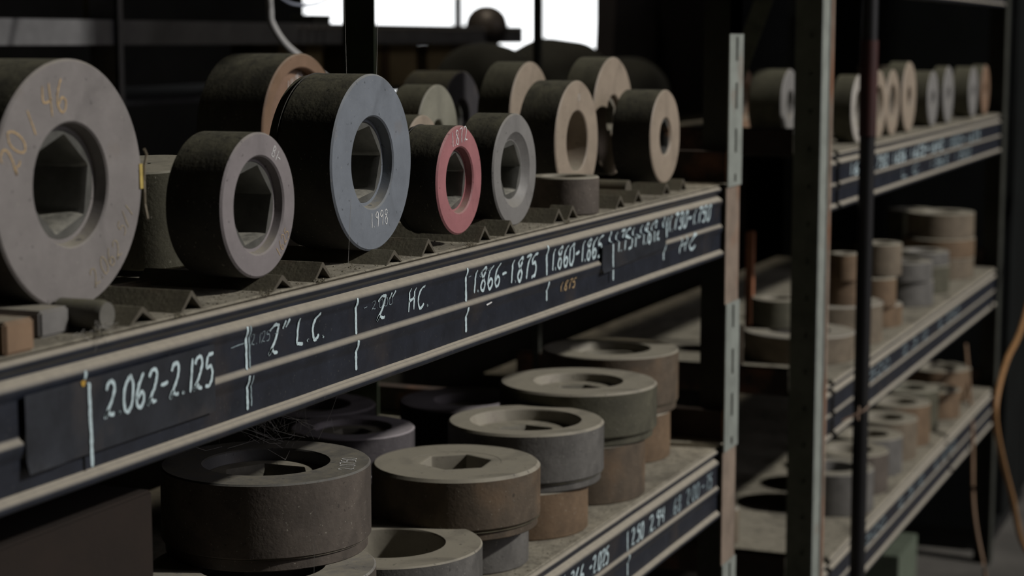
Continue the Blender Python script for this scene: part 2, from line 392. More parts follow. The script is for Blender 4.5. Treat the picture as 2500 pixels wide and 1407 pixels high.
# label tape pieces over the middle ridge
TP = [(.9215, 1.1340, -.2105), (1.918, 2.134, -.217)]
tb = MB(); n = 14
def tape(x0, x1, ztl, ztr, zbl, zbr, name='label_tape'):
    vs, fs = [], []
    for i in range(n+1):
        t = i/n; x = x0+(x1-x0)*t
        for j in range(7):
            q = j/6; z = (ztl+(ztr-ztl)*t)*(1-q)+(zbl+(zbr-zbl)*t)*q
            y = -.0033+.0003*mnoise.noise(Vector((x*40, z*60, 3)))
            if q > .95 and t < .15: y -= .002
            vs += [(x, y, z)]
    m_ = len(vs)
    vs += [(x, y+.0007, z) for x, y, z in vs[:m_]]
    for i in range(n):
        for j in range(6):
            a = i*7+j; fs.append((a, a+1, a+8, a+7)); fs.append((m_+a, m_+a+7, m_+a+8, m_+a+1))
    for i in range(n):
        for j in (0, 6):
            a = i*7+j; fs.append((a, a+7, m_+a+7, m_+a))
    for j in range(6):
        for i in (0, n):
            a = i*7+j; fs.append((a, a+1, m_+a+1, m_+a))
    return mesh(name, vs, fs, M_TAPE, B1, smooth=40)
tape(.9215, 1.1340, -.2085, -.2085, -.2560, -.2555)
tape(1.918, 2.134, -.2180, -.2180, -.2470, -.2400)
for x, za, zb in [(.985, -.2035, -.2645), (1.182, -.2030, -.2345), (1.1825, -.2385, -.2640), (1.353, -.2035, -.2330), (1.3525, -.2375, -.2620), (1.568, -.2030, -.2335), (1.568, -.2385, -.2615), (1.765, -.2020, -.2320), (1.765, -.2380, -.2575),
                  (1.949, -.2045, -.2580), (2.133, -.2045, -.2340), (2.147, -.2060, -.2300), (2.136, -.2370, -.2555)]:
    tick(B1, x, za, zb, tape=TP, wd=.0034 if x < 1.3 else .0042)
tick(B1, 1.1865, -.203, -.234, wd=.0022, m=M_CHALKD); tick(B1, 1.188, -.239, -.262, wd=.0018, m=M_CHALKD)
scribe(B1, '2.062-2.125', 1.000, 1.130, -.2365, .0225, tape=TP, wd=.0030, rise=0)
scribe(B1, '2"', 1.213, 1.241, -.2290, .0220, wd=.0030)
scribe(B1, 'L.C.', 1.254, 1.300, -.2275, .0200, wd=.0030)
scribe(B1, '2"', 1.389, 1.420, -.2268, .0195, wd=.0030)
scribe(B1, 'HC.', 1.448, 1.489, -.2275, .0195, wd=.0028)
scribe(B1, '1.866-', 1.581, 1.662, -.2285, .0215, wd=.0030)
scribe(B1, '1.875', 1.668, 1.738, -.2295, .0225, wd=.0036)
scribe(B1, '1.860-1.865', 1.775, 1.925, -.2290, .0220, wd=.0032)
scribe(B1, '1.751-1.812', 1.960, 2.108, -.2290, .0220, wd=.0034, tape=TP)
scribe(B1, '1.730-1.750', 2.150, 2.322, -.2240, .0190, wd=.0036)
scribe(B1, 'HC', 2.193, 2.262, -.2540, .0190, wd=.0036)
scribe(B1, '1.875', 1.800, 1.845, -.2530, .0100, wd=.0018, m=M_CHALKY)
scribe(B1, '-', 1.158, 1.180, -.2210, .0120, wd=.0009, m=M_CHALKD); scribe(B1, '2.125 -', 1.188, 1.228, -.2180, .0080, wd=.0006, m=M_CHALKD)
scribe(B1, '- 2.000', 1.366, 1.420, -.2170, .0070, wd=.0006, m=M_CHALKD); scribe(B1, '- 1.875', 1.573, 1.625, -.2150, .0065, wd=.0006, m=M_CHALKD)
scribe(B1, '-', 1.609, 1.624, -.2480, .0140, wd=.0020, m=M_CHALKW, slant=-.2)
mesh('paint_spot', [(.9795+.0022*math.cos(a)*(1+.3*math.sin(3*a)), -.0038, -.2105+.0026*math.sin(a)*(1+.3*math.cos(2*a))) for a in [i*PI/6 for i in range(12)]], [tuple(range(12))], mat('yellow paint', (.45, .27, .04), .8, 0, .3, 200, 0), B1)
LZ = -.343
for txt, xa, xb in [('.366', 1.826, 1.875), ('-2.025', 1.890, 1.952), ('2.50', 2.028, 2.072), ('2.94', 2.092, 2.150), ('.68', 2.176, 2.215), ('2.00', 2.235, 2.290), ('-.75', 2.300, 2.345)]:
    scribe(B2, txt, xa, xb, -.2300, .0190, dz=LZ, wd=.0034, m=M_CHALK if xa < 2.15 else M_CHALKD)
for x, za, zb in [(1.815, -.208, -.233), (2.016, -.209, -.233), (2.0165, -.237, -.262)]: tick(B2, x, za, zb, dz=LZ)
# upright of rack one, front right: L section with slotted splice plates
def zpx(y): return -.184-(y-444.7)/1870
up = empty('upright', (0, 0, 0), None, None); up.parent = R1; up['label'] = 'grey slotted upright at the right end'
slotg = [(93, 150), (202, 265), (312, 370), (421, 440)]
def slots_for(off): return [(zpx(b+off), zpx(a+off)) for a, b in slotg]
for off in (0, 647, 1294):
    zt = zpx(86+off); zb = zpx(450+off)
    if off == 1294: zb = FZ+.02
    sl = slots_for(off) if off < 1294 else slots_for(off)
    plate_slots(MB(), 2.372, 2.4345, zb, zt, sl, sx=(2.401, 2.409)).build('slotted_plate', M_POST, up)
fl = MB()
for off in (-647, 0, 647): fl.box((2.372 if off >= 0 else 2.386, -.006, zpx(86+off+647)), (2.4345, -.004, zpx(450+off)))
fl.box((2.386, -.006, zpx(86)), (2.4345, -.004, 1.4)); fl.build('front_flange', M_POSTR, up)
sf = MB(); sf.box((2.4325, -.006, FZ), (2.4345, .045, 1.4)); sf.build('side_flange', M_POSTD, up)
MB().box((2.36, -.012, FZ), (2.447, .055, FZ+.006)).build('foot_plate', M_POSTD, up)
for (px, py) in ((RX0-.03, 0), (RX0-.03, DY-.05), (2.3845, DY-.05)):
    MB().box((px, py, FZ), (px+.002, py+.05, 1.4)).box((px, py if py == 0 else py+.048, FZ), (px+.05, (py if py == 0 else py+.048)+.002, 1.4)).build('upright', M_POSTD if px < 1 else mat('green post', (.05, .065, .042), .6, 0, .2, 15, .1), R1)
for z in (-.870, -.527, -.184, .300):
    b_ = MB().box((2.428, .012, z), (2.4315, DY-.01, z+.040)).box((2.412, .012, z+.0385), (2.4315, DY-.01, z+.0405)).build('end_bracket', M_BRKT, R1)
    MB().box((2.4275, .007, z), (2.4325, .0125, z+.0405)).build('bracket_edge', M_BRKO, b_)['label'] = 'orange front edge'
MB().tube([(2.44, DY-.01, -.33), (2.66, DY-.01, -.465)], .010).build('brace', M_POST, R1)

# rack two -------------------------------------------------
R2 = empty('storage_rack', (0, .70, 0), 'far steel shelving rack beyond the dark pole, three loaded shelves', 'rack')
QX0, QX1 = 2.925, 4.70
ZD2 = (-.174, -.545, -.840)
for z in ZD2+(.17, .52, .86): deck(R2, 2.87, 4.735, z)
for i, z in enumerate(ZD2+(.17, .52, .86)):
    b_ = beam(R2, QX0, QX1, z+.184)
    if i == 0:
        [scribe(b_, t_, xa_, xb_, -.2295, .0200, dz=z+.184, wd=.0045) for t_, xa_, xb_ in (('1.687-1.750', 3.10, 3.40), ('1.656', 3.44, 3.56), ('1.625-1.640', 3.60, 3.94))]; scribe(b_, '1.500-1.625', 3.98, 4.4, -.2295, .0180, dz=z+.184, wd=.005, m=M_CHALKD)
        [scribe(b_, t_, xa_, xa_+.20, -.2600, .0170, dz=z+.184, wd=.0045, m=M_CHALKD) for t_, xa_ in (('L.C.', 3.52), ('1.562', 3.80), ('1.500', 4.08))]
    if i in (1, 2):
        [scribe(b_, t_, xa_, xa_+.26, -.2290, .0180, dz=z+.184, wd=.003, m=M_CHALKD) for t_, xa_ in (('2.500', 3.2), ('2.312', 3.57), ('2.250', 3.94))]
u2 = MB().box((2.8635, -.008, FZ), (2.910, -.005, 1.4)).build('upright', M_POST, R2)
s2 = MB(); hz = [FZ]+[z for k in range(60) for z in (FZ+.03+k*.057, FZ+.038+k*.057) if z < 1.3]+[1.4]
s2.box((2.8635, -.005, FZ), (2.8655, .006, 1.4)); s2.box((2.8635, .011, FZ), (2.8655, .034, 1.4)); s2.box((2.8665, .004, FZ), (2.8675, .014, 1.4))
for i in range(0, len(hz)-1, 2): s2.box((2.8635, .006, hz[i]), (2.8655, .011, hz[i+1]))
s2.build('punched_flange', mat('dull olive post side', (.17, .18, .135), .7, 0, .3, 20, .15), u2)
MB().box((2.925, -.007, FZ), (2.942, -.004, 1.4)).build('upright', M_POSTR, R2)
MB().box((4.70, -.007, FZ), (4.745, -.004, 1.4)).box((4.743, -.007, FZ), (4.745, .04, 1.4)).build('upright', M_POSTD, R2)
for py in (.45,):
    for px in (2.866, 4.70): MB().box((px, py, FZ), (px+.011, py+.011, 1.4)).build('upright', M_POSTD, R2)
for z in ZD2+(.17,):
    for px in (2.867, 4.736):
        b_ = MB().box((px, .036, z), (px+.003, DY-.06, z+.040)).box((px, .036, z+.0385), (px+.016, DY-.06, z+.0405)).build('end_bracket', M_BRKT, R2)
MB().extr([(-.0, 0), (.002, 0), (.002, .028), (0, .028)], 0, 1).build('side_brace', mat('dull olive brace', (.17, .18, .13), .7, 0, .3, 20, .15), R2)
sb = COL.objects['side_brace'] if 'side_brace' in COL.objects else None
a_, c_ = Vector((2.874, .13, -.10)), Vector((2.874, .05, .12))
sb.data.transform(Matrix.Identity(4))
d_ = (c_-a_); sb.location = a_; sb.scale = (d_.length, 1, 1); sb.rotation_euler = d_.to_track_quat('X', 'Z').to_euler()
MB().box((4.64, -.006, .145), (4.70, -.003, .19)).build('rusty_gusset', M_BRKO, R2)

# the dark pole that stands in front of rack two
P = empty('conduit_pole', (3.02, .655, FZ), 'slim black pole standing in the aisle before the far rack', 'pole')
MB().tube([(0, 0, 0), (.0, 0, 2.8)], .0125, 20).build('pole_tube', M_BLACK, P, smooth=40)
MB().tube([(-.001, 0, FZ*-1-.150), (0, 0, -FZ+.0)], .0140, 20).build('wrap', mat('dark red wrap', (.03, .004, .003), .6, 0, .3, 30, .2), P, smooth=40)['label'] = 'dark red wrap around its upper length'
MB().box((-.05, -.04, 0), (.05, .05, .006)).build('base_plate', M_POSTD, P)
tie = [(-.045, .02, -FZ-.60), (-.025, -.01, -FZ-.585), (0, -.0135, -FZ-.58), (.014, 0, -FZ-.58), (0, .0135, -FZ-.58), (-.013, 0, -FZ-.582), (-.03, -.002, -FZ-.6)]
MB().tube(tie, .0016, 6).build('wire_tie', M_POSTR, P)

def block(name, label, loc, size, m, cat='block', rz=0, bev=.0015):
    bm = bmesh.new(); bmesh.ops.create_cube(bm, size=1)
    for v in bm.verts: v.co = Vector((v.co.x*size[0], v.co.y*size[1], (v.co.z+.5)*size[2]))
    bmesh.ops.bevel(bm, geom=bm.edges, offset=bev, segments=2, affect='EDGES')
    me = bpy.data.meshes.new(name); bm.to_mesh(me); bm.free(); o = link(name, me, m); o.location = loc; o.rotation_euler.z = rz
    return tag(o, label, cat)
# ------------------------------------------------------------------ upper shelf: rings standing on edge
Z = -.184
standing('large grey ring on edge at far left, numbered 2.0146 in yellow chalk', 1.039, .743, -.093, .0812, .062, face='warm grey', cb=.495, cbd=.15, hx=.375, hrot=.35, ri=.44,
    marks=[('20', .80, 2.75, .020, M_CHALKY, 1.05), ('1', .72, 2.38, .018, M_CHALKY, .55), ('46', .72, 1.85, .021, M_CHALKY, .2), ('2.062', .80, -1.0, .013, M_CHALKF, .55), ('5/1', .80, -.45, .011, M_CHALKF, .9)])
standing('small mauve grey ring on edge between the large grey and blue rings', 1.225, .712, -.120, .0535, .047, face='mauve grey', cb=.67, cbd=.15, hx=.55, hrot=.2, ri=.60,
    marks=[('B1-', .82, .95, .0085, M_CHALKW, -.6), ('1.625', .83, -.75, .0085, M_CHALKY, .8)])
standing('large blue grey ring on edge, numbered 1.998 in chalk below its bore', 1.431, .723, -.101, .0735, .060, face='blue steel', cb=.52, cbd=.15, hx=.415, hrot=.15, ri=.46, neck=.02,
    marks=[('1.998', .66, -1.36, .0125, M_CHALKW, .05)])
standing('red faced ring on edge, numbered 1.872, in front of a grey ring', 1.578, .710, -.125, .0492, .046, face='red', cb=.60, cbd=.15, hx=.48, hrot=.3, ri=.54, neck=.03,
    marks=[('1.872', .80, 1.62, .013, M_CHALKW, .15)])
standing('grey ring on edge just right of the red faced ring', 1.727, .718, -.125, .0547, .040, face='grey', cb=.65, cbd=.15, hx=.44, hrot=.1, ri=.52, cone=.82, ins=M_INS)
standing('tan ring on edge behind the small flat ring, wide round bore', 2.058, .779, -.114, .0684, .047, face='tan', side='black', cb=.50, cbd=.55, hx=-.30, ri=.36, cone=.92, ins=M_INSD,
    marks=[('XX', .75, 1.5, .01, M_CHALKW, 0)] and [('11', .72, 1.5, .008, M_CHALKW, .2)])
standing('tan ring on edge nearest the upright, small rust rimmed hexagonal hole', 2.246, .735, -.117, .0570, .050, face='tan', cb=.40, cbd=.05, hx=.33, hrot=.3, ri=.39, ins=mat('rusty insert', (.06, .06, .055), .6, .2, .3, 80, .2, rust=(.25, .12, .05), rustamt=.2))
standing('large brown rimmed ring on edge behind the blue grey ring, chalked 1.4185', 1.813, 1.000, -.098, .0840, .080, face='brown', side='black', cb=.82, cbd=.14, hx=.30, ri=.74, cone=.99, ins=mat('brown insert', (.20, .125, .085), .7, 0, .25, 40, .2),
    )
wr = [o for o in COL.objects if o.name.startswith('steel_ring')][-1]
st, wdt = text_strokes('1.4185')
writing('chalk_mark', [[(-.012+(x)*.011+.0*y, .042+.012*y+.004*x) for x, y in s_] for s_ in st], .0009, lambda u, v: Vector((u, .0108, .084+v)), M_CHALKW, wr)
writing('chalk_mark', [[(.022, .040), (.034, .052)]], .0009, lambda u, v: Vector((u, .0108, .084+v)), M_CHALKW, wr)
standing('tall dusty tan ring on edge at the back, left of centre pair', 2.210, .898, -.0926, .0662, .044, face='tan', side='olive', cb=.42, cbd=.4, hx=.3, ins=M_INSD)
standing('tallest tan ring on edge at the back, right end', 2.281, .815, -.0945, .0735, .042, face='tan', side='olive', cb=.36, cbd=.15, hx=.26, hrot=.5, ins=M_INSD)
standing('olive grey ring on edge at the back with a small bore', 1.953, .905, -.1020, .0529, .040, face='olive', side='olive', cb=.26, cbd=.2, hx=.2, ins=M_INS)
standing('small dusty tan ring on edge behind the red faced ring', 1.800, .851, -.1198, .0434, .032, face='tan', side='olive', cb=.40, cbd=.15, hx=.28, ins=M_INSD)
standing('dark ring on edge deep at the back above the olive ring', 2.365, 1.06, -.103, .0620, .068, face='dark', side='black', cb=.4, cbd=.15, hx=.3)
block('wood_block', 'small dark block under the olive grey ring at the back', (1.953, .926, Z), (.05, .03, .0290), M_IRON)
block('wood_block', 'small dark block under the small dusty tan ring', (1.800, .868, Z), (.04, .028, .0206), M_IRON)
block('wood_block', 'small dark block under the tall dusty tan ring', (2.210, .920, Z), (.05, .03, .0250), M_IRON)
lying('small flat ring at the shelf edge before the tan rings', 1.921, .742, -.144, .0373, .040, group='steel rings lying flat on the upper shelf', face='dusty', side='brown grey', cb=.62, cbd=.5, hx=-.45, ins=M_INSD)
tl = lying('thick flat ring leaning behind the large grey ring, dust crusted top', 1.31, .86, -.102, .045, .078, group='steel rings lying flat on the upper shelf', face='olive', side='olive', cb=.0, hx=-.05, ins=M_INSD)
tl.rotation_euler = (.02, -.10, 0); tl.location.z += .005

# angle irons that keep the rings from rolling
def angle_iron(x, y, L, label, wdt=.031, h=.0118, yaw=0):
    t = .0024; hw = wdt/2
    o = MB().extr([(-hw, 0), (-hw+t*1.3, 0), (0, h-t*1.5), (hw-t*1.3, 0), (hw, 0), (t*.4, h), (-t*.4, h)], 0, L, True, axis='y').build('angle_iron', M_IRON)
    o.location = (x, y, Z); o.rotation_euler.z = yaw
    return tag(o, label, 'angle iron', 'angle irons on the upper shelf')
for x, y, L, lb in [(1.058, .704, .12, 'short angle iron under the large grey ring, cobwebbed end'), (1.121, .706, .14, 'long angle iron just right of the large grey ring'), (1.243, .704, .12, 'angle iron under the left side of the mauve grey ring'),
                    (1.306, .704, .10, 'angle iron right of the mauve grey ring'), (1.429, .703, .14, 'angle iron under the left side of the blue grey ring'), (1.498, .704, .12, 'angle iron right of the blue grey ring'),
                    (1.620, .704, .13, 'angle iron under the red faced ring'), (1.683, .705, .10, 'angle iron between the red faced ring and the grey ring'), (1.818, .708, .09, 'angle iron right of the grey ring beside the red one'),
                    (1.860, .709, .024, 'angle iron left of the small flat ring'), (2.000, .706, .05, 'short angle iron right of the small flat ring'), (2.078, .712, .07, 'angle iron before the dark round bar'),
                    (2.200, .718, .10, 'angle iron under the left side of the last tan ring'), (2.272, .720, .09, 'angle iron right of the last tan ring')]:
    angle_iron(x, y, L, lb, h=.0108 if x in (1.058, 1.243, 1.429) else .0138, yaw=random.uniform(-.03, .03))
o = MB().tube([(0, 0, 0), (.0, .08, 0)], .011, 20).build('round_bar', M_IRON, smooth=40); o.location = (2.118, .738, Z+.0112); tag(o, 'dark hollow round bar lying between the small flat ring and last tan ring', 'bar')
o = MB().tube([(0, 0, 0), (0, .004, 0), (.0, .035, 0)], [.0085, .0098, .0098], 24).build('round_bar', mat('cut bar', (.13, .125, .11), .6, .1, .2, 50, .2, dust=DUSTG), smooth=40); o.location = (1.018, .704, Z+.0104); tag(o, 'short cut steel bar lying on the shelf at far left', 'bar')
block('wood_block', 'brown wooden block standing at the near left shelf edge', (.926, .732, Z), (.028, .06, .020), mat('brown wood', (.20, .13, .08), .8, 0, .25, 20, .3, dust=DUST, dustlo=.5))
block('steel_block', 'grey steel block behind the brown wooden block', (.992, .765, Z), (.030, .08, .017), mat('grey block', (.16, .155, .15), .7, 0, .2, 30, .2, dust=DUST, dustlo=.5))
block('brick_piece', 'pinkish broken brick at the far left edge of the shelf', (.945, .785, Z), (.050, .05, .024), mat('pink brick', (.25, .18, .16), .9, 0, .3, 30, .4, dust=DUST, dustlo=.5))
block('flat_bar', 'dark flat bar lying behind the angle irons at left', (1.14, .800, Z), (.10, .03, .011), M_IRON, 'bar', rz=-.05)
block('flat_bar', 'tan flat scrap lying in the shade behind the mauve grey ring', (1.395, .93, Z), (.03, .05, .03), mat('scrap', (.20, .18, .13), .9, 0, .3, 30, .3, dust=DUST), 'bar', rz=.3)

# bent yellow tag and wire wrapped on the big ring's right edge
tg = empty('wire_tag', (1.118, .742, -.092), 'rusty wire with a bent yellow tag at the large ring edge', 'tag')
MB().extr([(0, -.009), (.0012, -.009), (.0016, .008), (.0004, .008)], -.0018, .0018, True, axis='x').build('tag_plate', mat('yellow tag', (.42, .32, .09), .7, 0, .3, 90, .1), tg)
MB().tube([(.001, -.002, .018), (.005, -.001, .014), (.0035, 0, .006), (.0042, .001, -.004), (.003, 0, -.012), (.0045, .001, -.02), (.003, -.002, -.03)], .0011, 6).build('wire', mat('wire', (.2, .17, .12), .7, 0, .3, 90, .1), tg)

# ------------------------------------------------------------------ lower shelf: flat stacks
D2 = -.527
lying('large dark steel ring on top of the near left stack, chalked 2.0750', 1.418, .822, -.36, .0900, .074, face='dark steel', side='brown grey', cb=.60, cbd=.14, hx=.40, hrot=.25, ri=.56, neck=.035, ins=M_INSD, rot=.3,
      marks=[('2.0750', .80, -1.62, .013, M_CHALKW, .12)])
lying('wide flat ring under the large dark steel ring', 1.362, .795, -.434, .0950, .093, face='grey', side='brown grey', cb=.55, cbd=.14, hx=.3, ins=M_INSD)
lying('low grey ring with a deep wide bore between the near stacks', 1.581, .787, -.468, .0890, .059, face='dusty', side='grey', cb=.60, cbd=.6, hx=.32, hrot=.2, ri=.55, ins=M_INSD)
lying('dusty ring with a hexagonal hole topping the second stack', 1.728, .783, -.42, .0848, .062, face='dusty', side='rust brown', cb=0, hx=.43, hrot=.12, neck=.03, chamf=.003)
lying('grey brown ring under the one with a hexagonal hole', 1.752, .783, -.482, .0640, .045, face='dusty', side='grey', cb=.5, cbd=.4, hx=.3, ins=M_INSD)
lying('grey ring with a wide bore topping the third stack', 1.918, .785, -.412, .0857, .064, face='dusty', side='grey', cb=.70, cbd=.20, hx=.36, hrot=.4, ri=.66, neck=.04, ins=M_INSD, chamf=.0025)
lying('orange rusted ring under the third stack top', 1.905, .785, -.476, .0730, .051, face='dusty', side='orange', cb=.5, cbd=.4, hx=.3, ins=M_INSD)
lying('olive dusted ring topping the fourth stack', 2.088, .788, -.397, .0925, .062, face='dusty', side='olive', cb=.56, cbd=.16, hx=.30, hrot=.1, ri=.52, neck=.05, ins=M_INSD, chamf=.0025)
lying('brown rusted ring under the fourth stack top', 2.080, .785, -.459, .0790, .068, face='dusty', side='rust brown', cb=.5, cbd=.4, hx=.3, ins=M_INSD)
lying('dusty ring topping the farthest stack by the upright', 2.302, .825, -.392, .0875, .075, face='dusty', side='rust brown', cb=.58, cbd=.14, hx=-.42, ri=.55, ins=M_INSD, neck=.03)
lying('orange brown ring under the farthest stack top', 2.290, .815, -.467, .0720, .060, face='dusty', side='orange', cb=.5, cbd=.4, hx=.3, ins=M_INSD)
lying('purplish ring in shade at the back, right one', 2.187, .972, -.45, .0877, .077, face='shade tint', side='shade tint', cb=.5, cbd=.14, hx=.3, ins=M_INSD)
lying('purplish ring in shade at the back, near one on another ring', 1.822, .948, -.415, .0670, .040, face='shade tint', side='shade tint', cb=.62, cbd=.14, hx=.3, ins=M_INSD)
lying('dark ring under the near purplish ring', 1.822, .948, -.455, .0700, .072, face='shade tint', side='shade tint', cb=.5, cbd=.14, hx=.3, ins=M_INSD)
lying('purplish ring at the very back in shade', 1.99, 1.09, -.430, .076, .097, face='shade tint', side='shade tint', cb=.6, cbd=.14, hx=.3, ins=M_INSD)
block('dark_crate', 'dark brown wooden crate at near left of the lower shelf', (1.01, .86, D2), (.218, .24, .215), mat('dark crate wood', (.014, .008, .005), .9, 0, .3, 12, .2), 'crate', bev=.002)
lying('pale ring on the bottom shelf seen below the lower beam', 2.20, .775, -.80, .050, .070, group='steel rings on the bottom shelf', face='dusty', side='tan', cb=.5, cbd=.14, hx=.3, ins=M_INSD)

# ------------------------------------------------------------------ rack two contents
g2 = 'steel rings standing on edge on the far rack'
for i, (x, z, R, T, fc, lb) in enumerate([(3.261, -.114, .0575, .035, 'pale', 'pale ring on edge, first past the dark pole on the far rack'), (3.422, -.108, .0600, .026, 'tan', 'tan ring on edge, second past the dark pole'),
    (3.540, -.108, .0600, .024, 'tan', 'tan ring on edge, third past the dark pole, glinting'), (3.692, -.104, .0663, .036, 'tan', 'tallest tan ring on edge, fourth past the dark pole'),
    (3.939, -.111, .0559, .040, 'grey', 'grey ring on edge, fifth past the dark pole'), (4.115, -.112, .0594, .028, 'grey', 'grey ring on edge, sixth past the dark pole'),
    (4.430, -.117, .0570, .040, 'grey', 'grey ring on edge, seventh past the dark pole'), (4.600, -.115, .0580, .03, 'brown', 'rusty ring on edge at the far end of the far rack')]):
    zb = ZD2[0]; standing(lb, x, .722, zb+R+.0005, R, T, group=g2, face=fc, side='olive', cb=.55 if i < 3 else .3, cbd=.3, hx=.26 if i else .5, ins=M_INS if i == 2 else M_INSD)
standing('big dusty ring on edge behind the far rack upright', 3.33, .86, ZD2[0]+.062, .0615, .060, group=g2, face='grey', side='olive', cb=.4, cbd=.15, hx=.3)
standing('dusty ring on edge seen through the open end of far rack', 3.54, 1.00, ZD2[0]+.060, .0595, .055, group=g2, face='brown', side='olive', cb=.6, cbd=.15, hx=.4)
standing('small ring on edge lying deep in the far rack', 3.80, .93, ZD2[0]+.0605, .060, .04, group=g2, face='tan', side='olive', cb=.4, cbd=.15, hx=.3)
lying('small flat ring deep on the far rack top shelf', 4.45, .93, ZD2[0]+.115, .06, .115, group=g2, face='tan', side='tan', cb=.5, cbd=.14, hx=.3)
gm = 'steel rings stacked flat on the far rack'
q = ZD2[1]
for lb, x, y, zb, R, T, fc, sd in [
    ('large pale ring nearest the pole on the far rack middle shelf', 3.235, .812, q, .0955, .047, 'pale', 'tan'),
    ('pink topped ring second from the pole on the far rack middle shelf', 3.455, .815, q, .1000, .071, 'pale', 'tan'),
    ('small tan ring third from the pole on the middle shelf', 3.670, .785, q, .0633, .042, 'pale', 'orange'),
    ('orange ring on top of the pink topped ring', 3.428, .785, q+.071, .0430, .046, 'dusty', 'orange'),
    ('little orange ring topping the orange ring', 3.400, .775, q+.117, .0262, .049, 'dusty', 'orange'),
    ('tan ring on the small tan ring of the middle shelf', 3.635, .768, q+.042, .0412, .055, 'dusty', 'orange'),
    ('thick tan block shaped ring topping its middle shelf stack', 3.670, .768, q+.097, .0434, .062, 'dusty', 'tan'),
    ('grey ring in the middle of the far rack middle shelf', 3.985, .780, q, .0600, .052, 'grey', 'grey'),
    ('grey ring topping the middle grey ring', 3.975, .780, q+.052, .0590, .040, 'grey', 'grey'),
    ('low olive ring right of the grey pair', 4.20, .785, q, .0600, .060, 'olive', 'olive'),
    ('flat grey ring topping the low olive ring', 4.20, .785, q+.060, .0580, .030, 'grey', 'grey'),
    ('tan ring at the base of the tall far stack', 4.490, .800, q, .0800, .048, 'dusty', 'tan'),
    ('orange ring second in the tall far stack', 4.490, .800, q+.048, .0810, .044, 'dusty', 'orange'),
    ('broad tan ring topping the tall far stack', 4.500, .800, q+.092, .0770, .058, 'dusty', 'tan'),
    ('olive ring at the base of the last stack', 4.660, .900, q, .0550, .070, 'olive', 'olive'),
    ('olive ring topping the last stack', 4.660, .900, q+.070, .0550, .070, 'olive', 'olive'),
    ('small lit ring seen through the open end of the middle shelf', 3.010, .880, q, .0300, .085, 'dusty', 'tan'),
    ('small ring on the back of the large pale ring', 3.265, .862, q+.047, .0430, .050, 'dusty', 'olive')]:
    lying(lb, x, y, zb+T, R, T, group=gm, face=fc, side=sd, cb=.55, cbd=.3, hx=.3, ins=M_INSD)
q = ZD2[2]
for lb, x, y, zb, R, T, fc, sd in [
    ('grey flecked drum like ring nearest on the far rack low shelf', 3.370, .782, q, .0760, .076, 'grey', 'grey'),
    ('dusty ring second on the far rack low shelf', 3.530, .785, q, .0720, .076, 'dusty', 'brown grey'),
    ('grey sided ring third on the far rack low shelf', 3.695, .788, q, .0690, .074, 'dusty', 'grey'),
    ('dusty ring fourth on the far rack low shelf', 3.845, .788, q, .0690, .080, 'dusty', 'tan'),
    ('orange sided ring fifth on the far rack low shelf', 3.995, .790, q, .0690, .086, 'dusty', 'orange'),
    ('flat olive ring sixth on the far rack low shelf', 4.145, .800, q, .0690, .090, 'olive', 'olive'),
    ('orange ring near the far end of the low shelf', 4.310, .770, q, .0580, .062, 'dusty', 'orange'),
    ('last tan ring at the far end of the low shelf', 4.530, .800, q, .0740, .075, 'dusty', 'orange'),
    ('small lit ring seen through the open end of the low shelf', 3.06, .900, q, .0330, .060, 'pale', 'tan')]:
    lying(lb, x, y, zb+T, R, T, group=gm, face=fc, side=sd, cb=.58, cbd=.35, hx=.3, ins=M_INSD)
block('tall_orange_bar', 'orange rusty bar standing upright on the far rack middle shelf', (3.335, .76+.17, ZD2[1]), (.014, .014, .205), M_BRKO, 'bar')
block('pale_block', 'pale green block on the floor under the far rack', (3.95, .80, FZ), (.20, .10, .23), mat('green block', (.09, .11, .08), .8, 0, .2, 20, .2), 'block')

# ------------------------------------------------------------------ right edge: dark cabinet and hanging hose
cab = empty('steel_cabinet', (5.15, .95, FZ), 'dark steel cabinet standing past the end of the far rack', 'cabinet')
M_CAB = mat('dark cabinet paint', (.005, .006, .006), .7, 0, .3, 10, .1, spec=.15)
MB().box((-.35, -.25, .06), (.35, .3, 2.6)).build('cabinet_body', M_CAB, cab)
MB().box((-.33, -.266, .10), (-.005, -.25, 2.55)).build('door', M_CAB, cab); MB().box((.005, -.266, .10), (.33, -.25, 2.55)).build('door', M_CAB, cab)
MB().box((-.33, -.23, 0), (.33, .28, .06)).build('plinth', M_BLACK, cab)
def crom(pts, n=8):
    q = [Vector(p) for p in pts]; q = [q[0]]+q+[q[-1]]; out = []
    for i in range(1, len(q)-2):
        a, b, c, d = q[i-1:i+3]
        for k in range(n):
            t = k/n; out.append(.5*((2*b)+(-a+c)*t+(2*a-5*b+4*c-d)*t*t+(-a+3*b-3*c+d)*t**3))
    out.append(q[-2]); return out
hp = [(4.75, .6, -.45), (4.463, .6, -.637), (4.22, .6, -.69), (4.10, .6, -.745), (4.09, .6, -.80), (4.20, .6, -.90), (4.38, .6, -1.03), (4.50, .58, -1.18), (4.62, .5, FZ+.01), (4.9, .4, FZ+.01)]
M_HOSE = mat('orange hose', (.27, .145, .06), .6, 0, .15, 30, .05)
o = MB().tube(crom([(4.9, .62, .6), (4.85, .62, -.1)]+hp), .0068, 10).build('air_hose', M_HOSE, smooth=60); tag(o, 'orange air hose looping down past the far rack end', 'hose')
o = MB().tube(crom([(4.60, .75, -.72), (4.42, .7, -.88), (4.22, .66, -1.02), (4.14, .62, -1.14), (4.2, .6, FZ+.006), (4.4, .5, FZ+.006)]), .004, 8).build('power_cord', mat('brown cord', (.16, .10, .06), .6, 0, .15, 30, .05), smooth=60); tag(o, 'thin brown cord crossing behind the orange hose', 'cord')

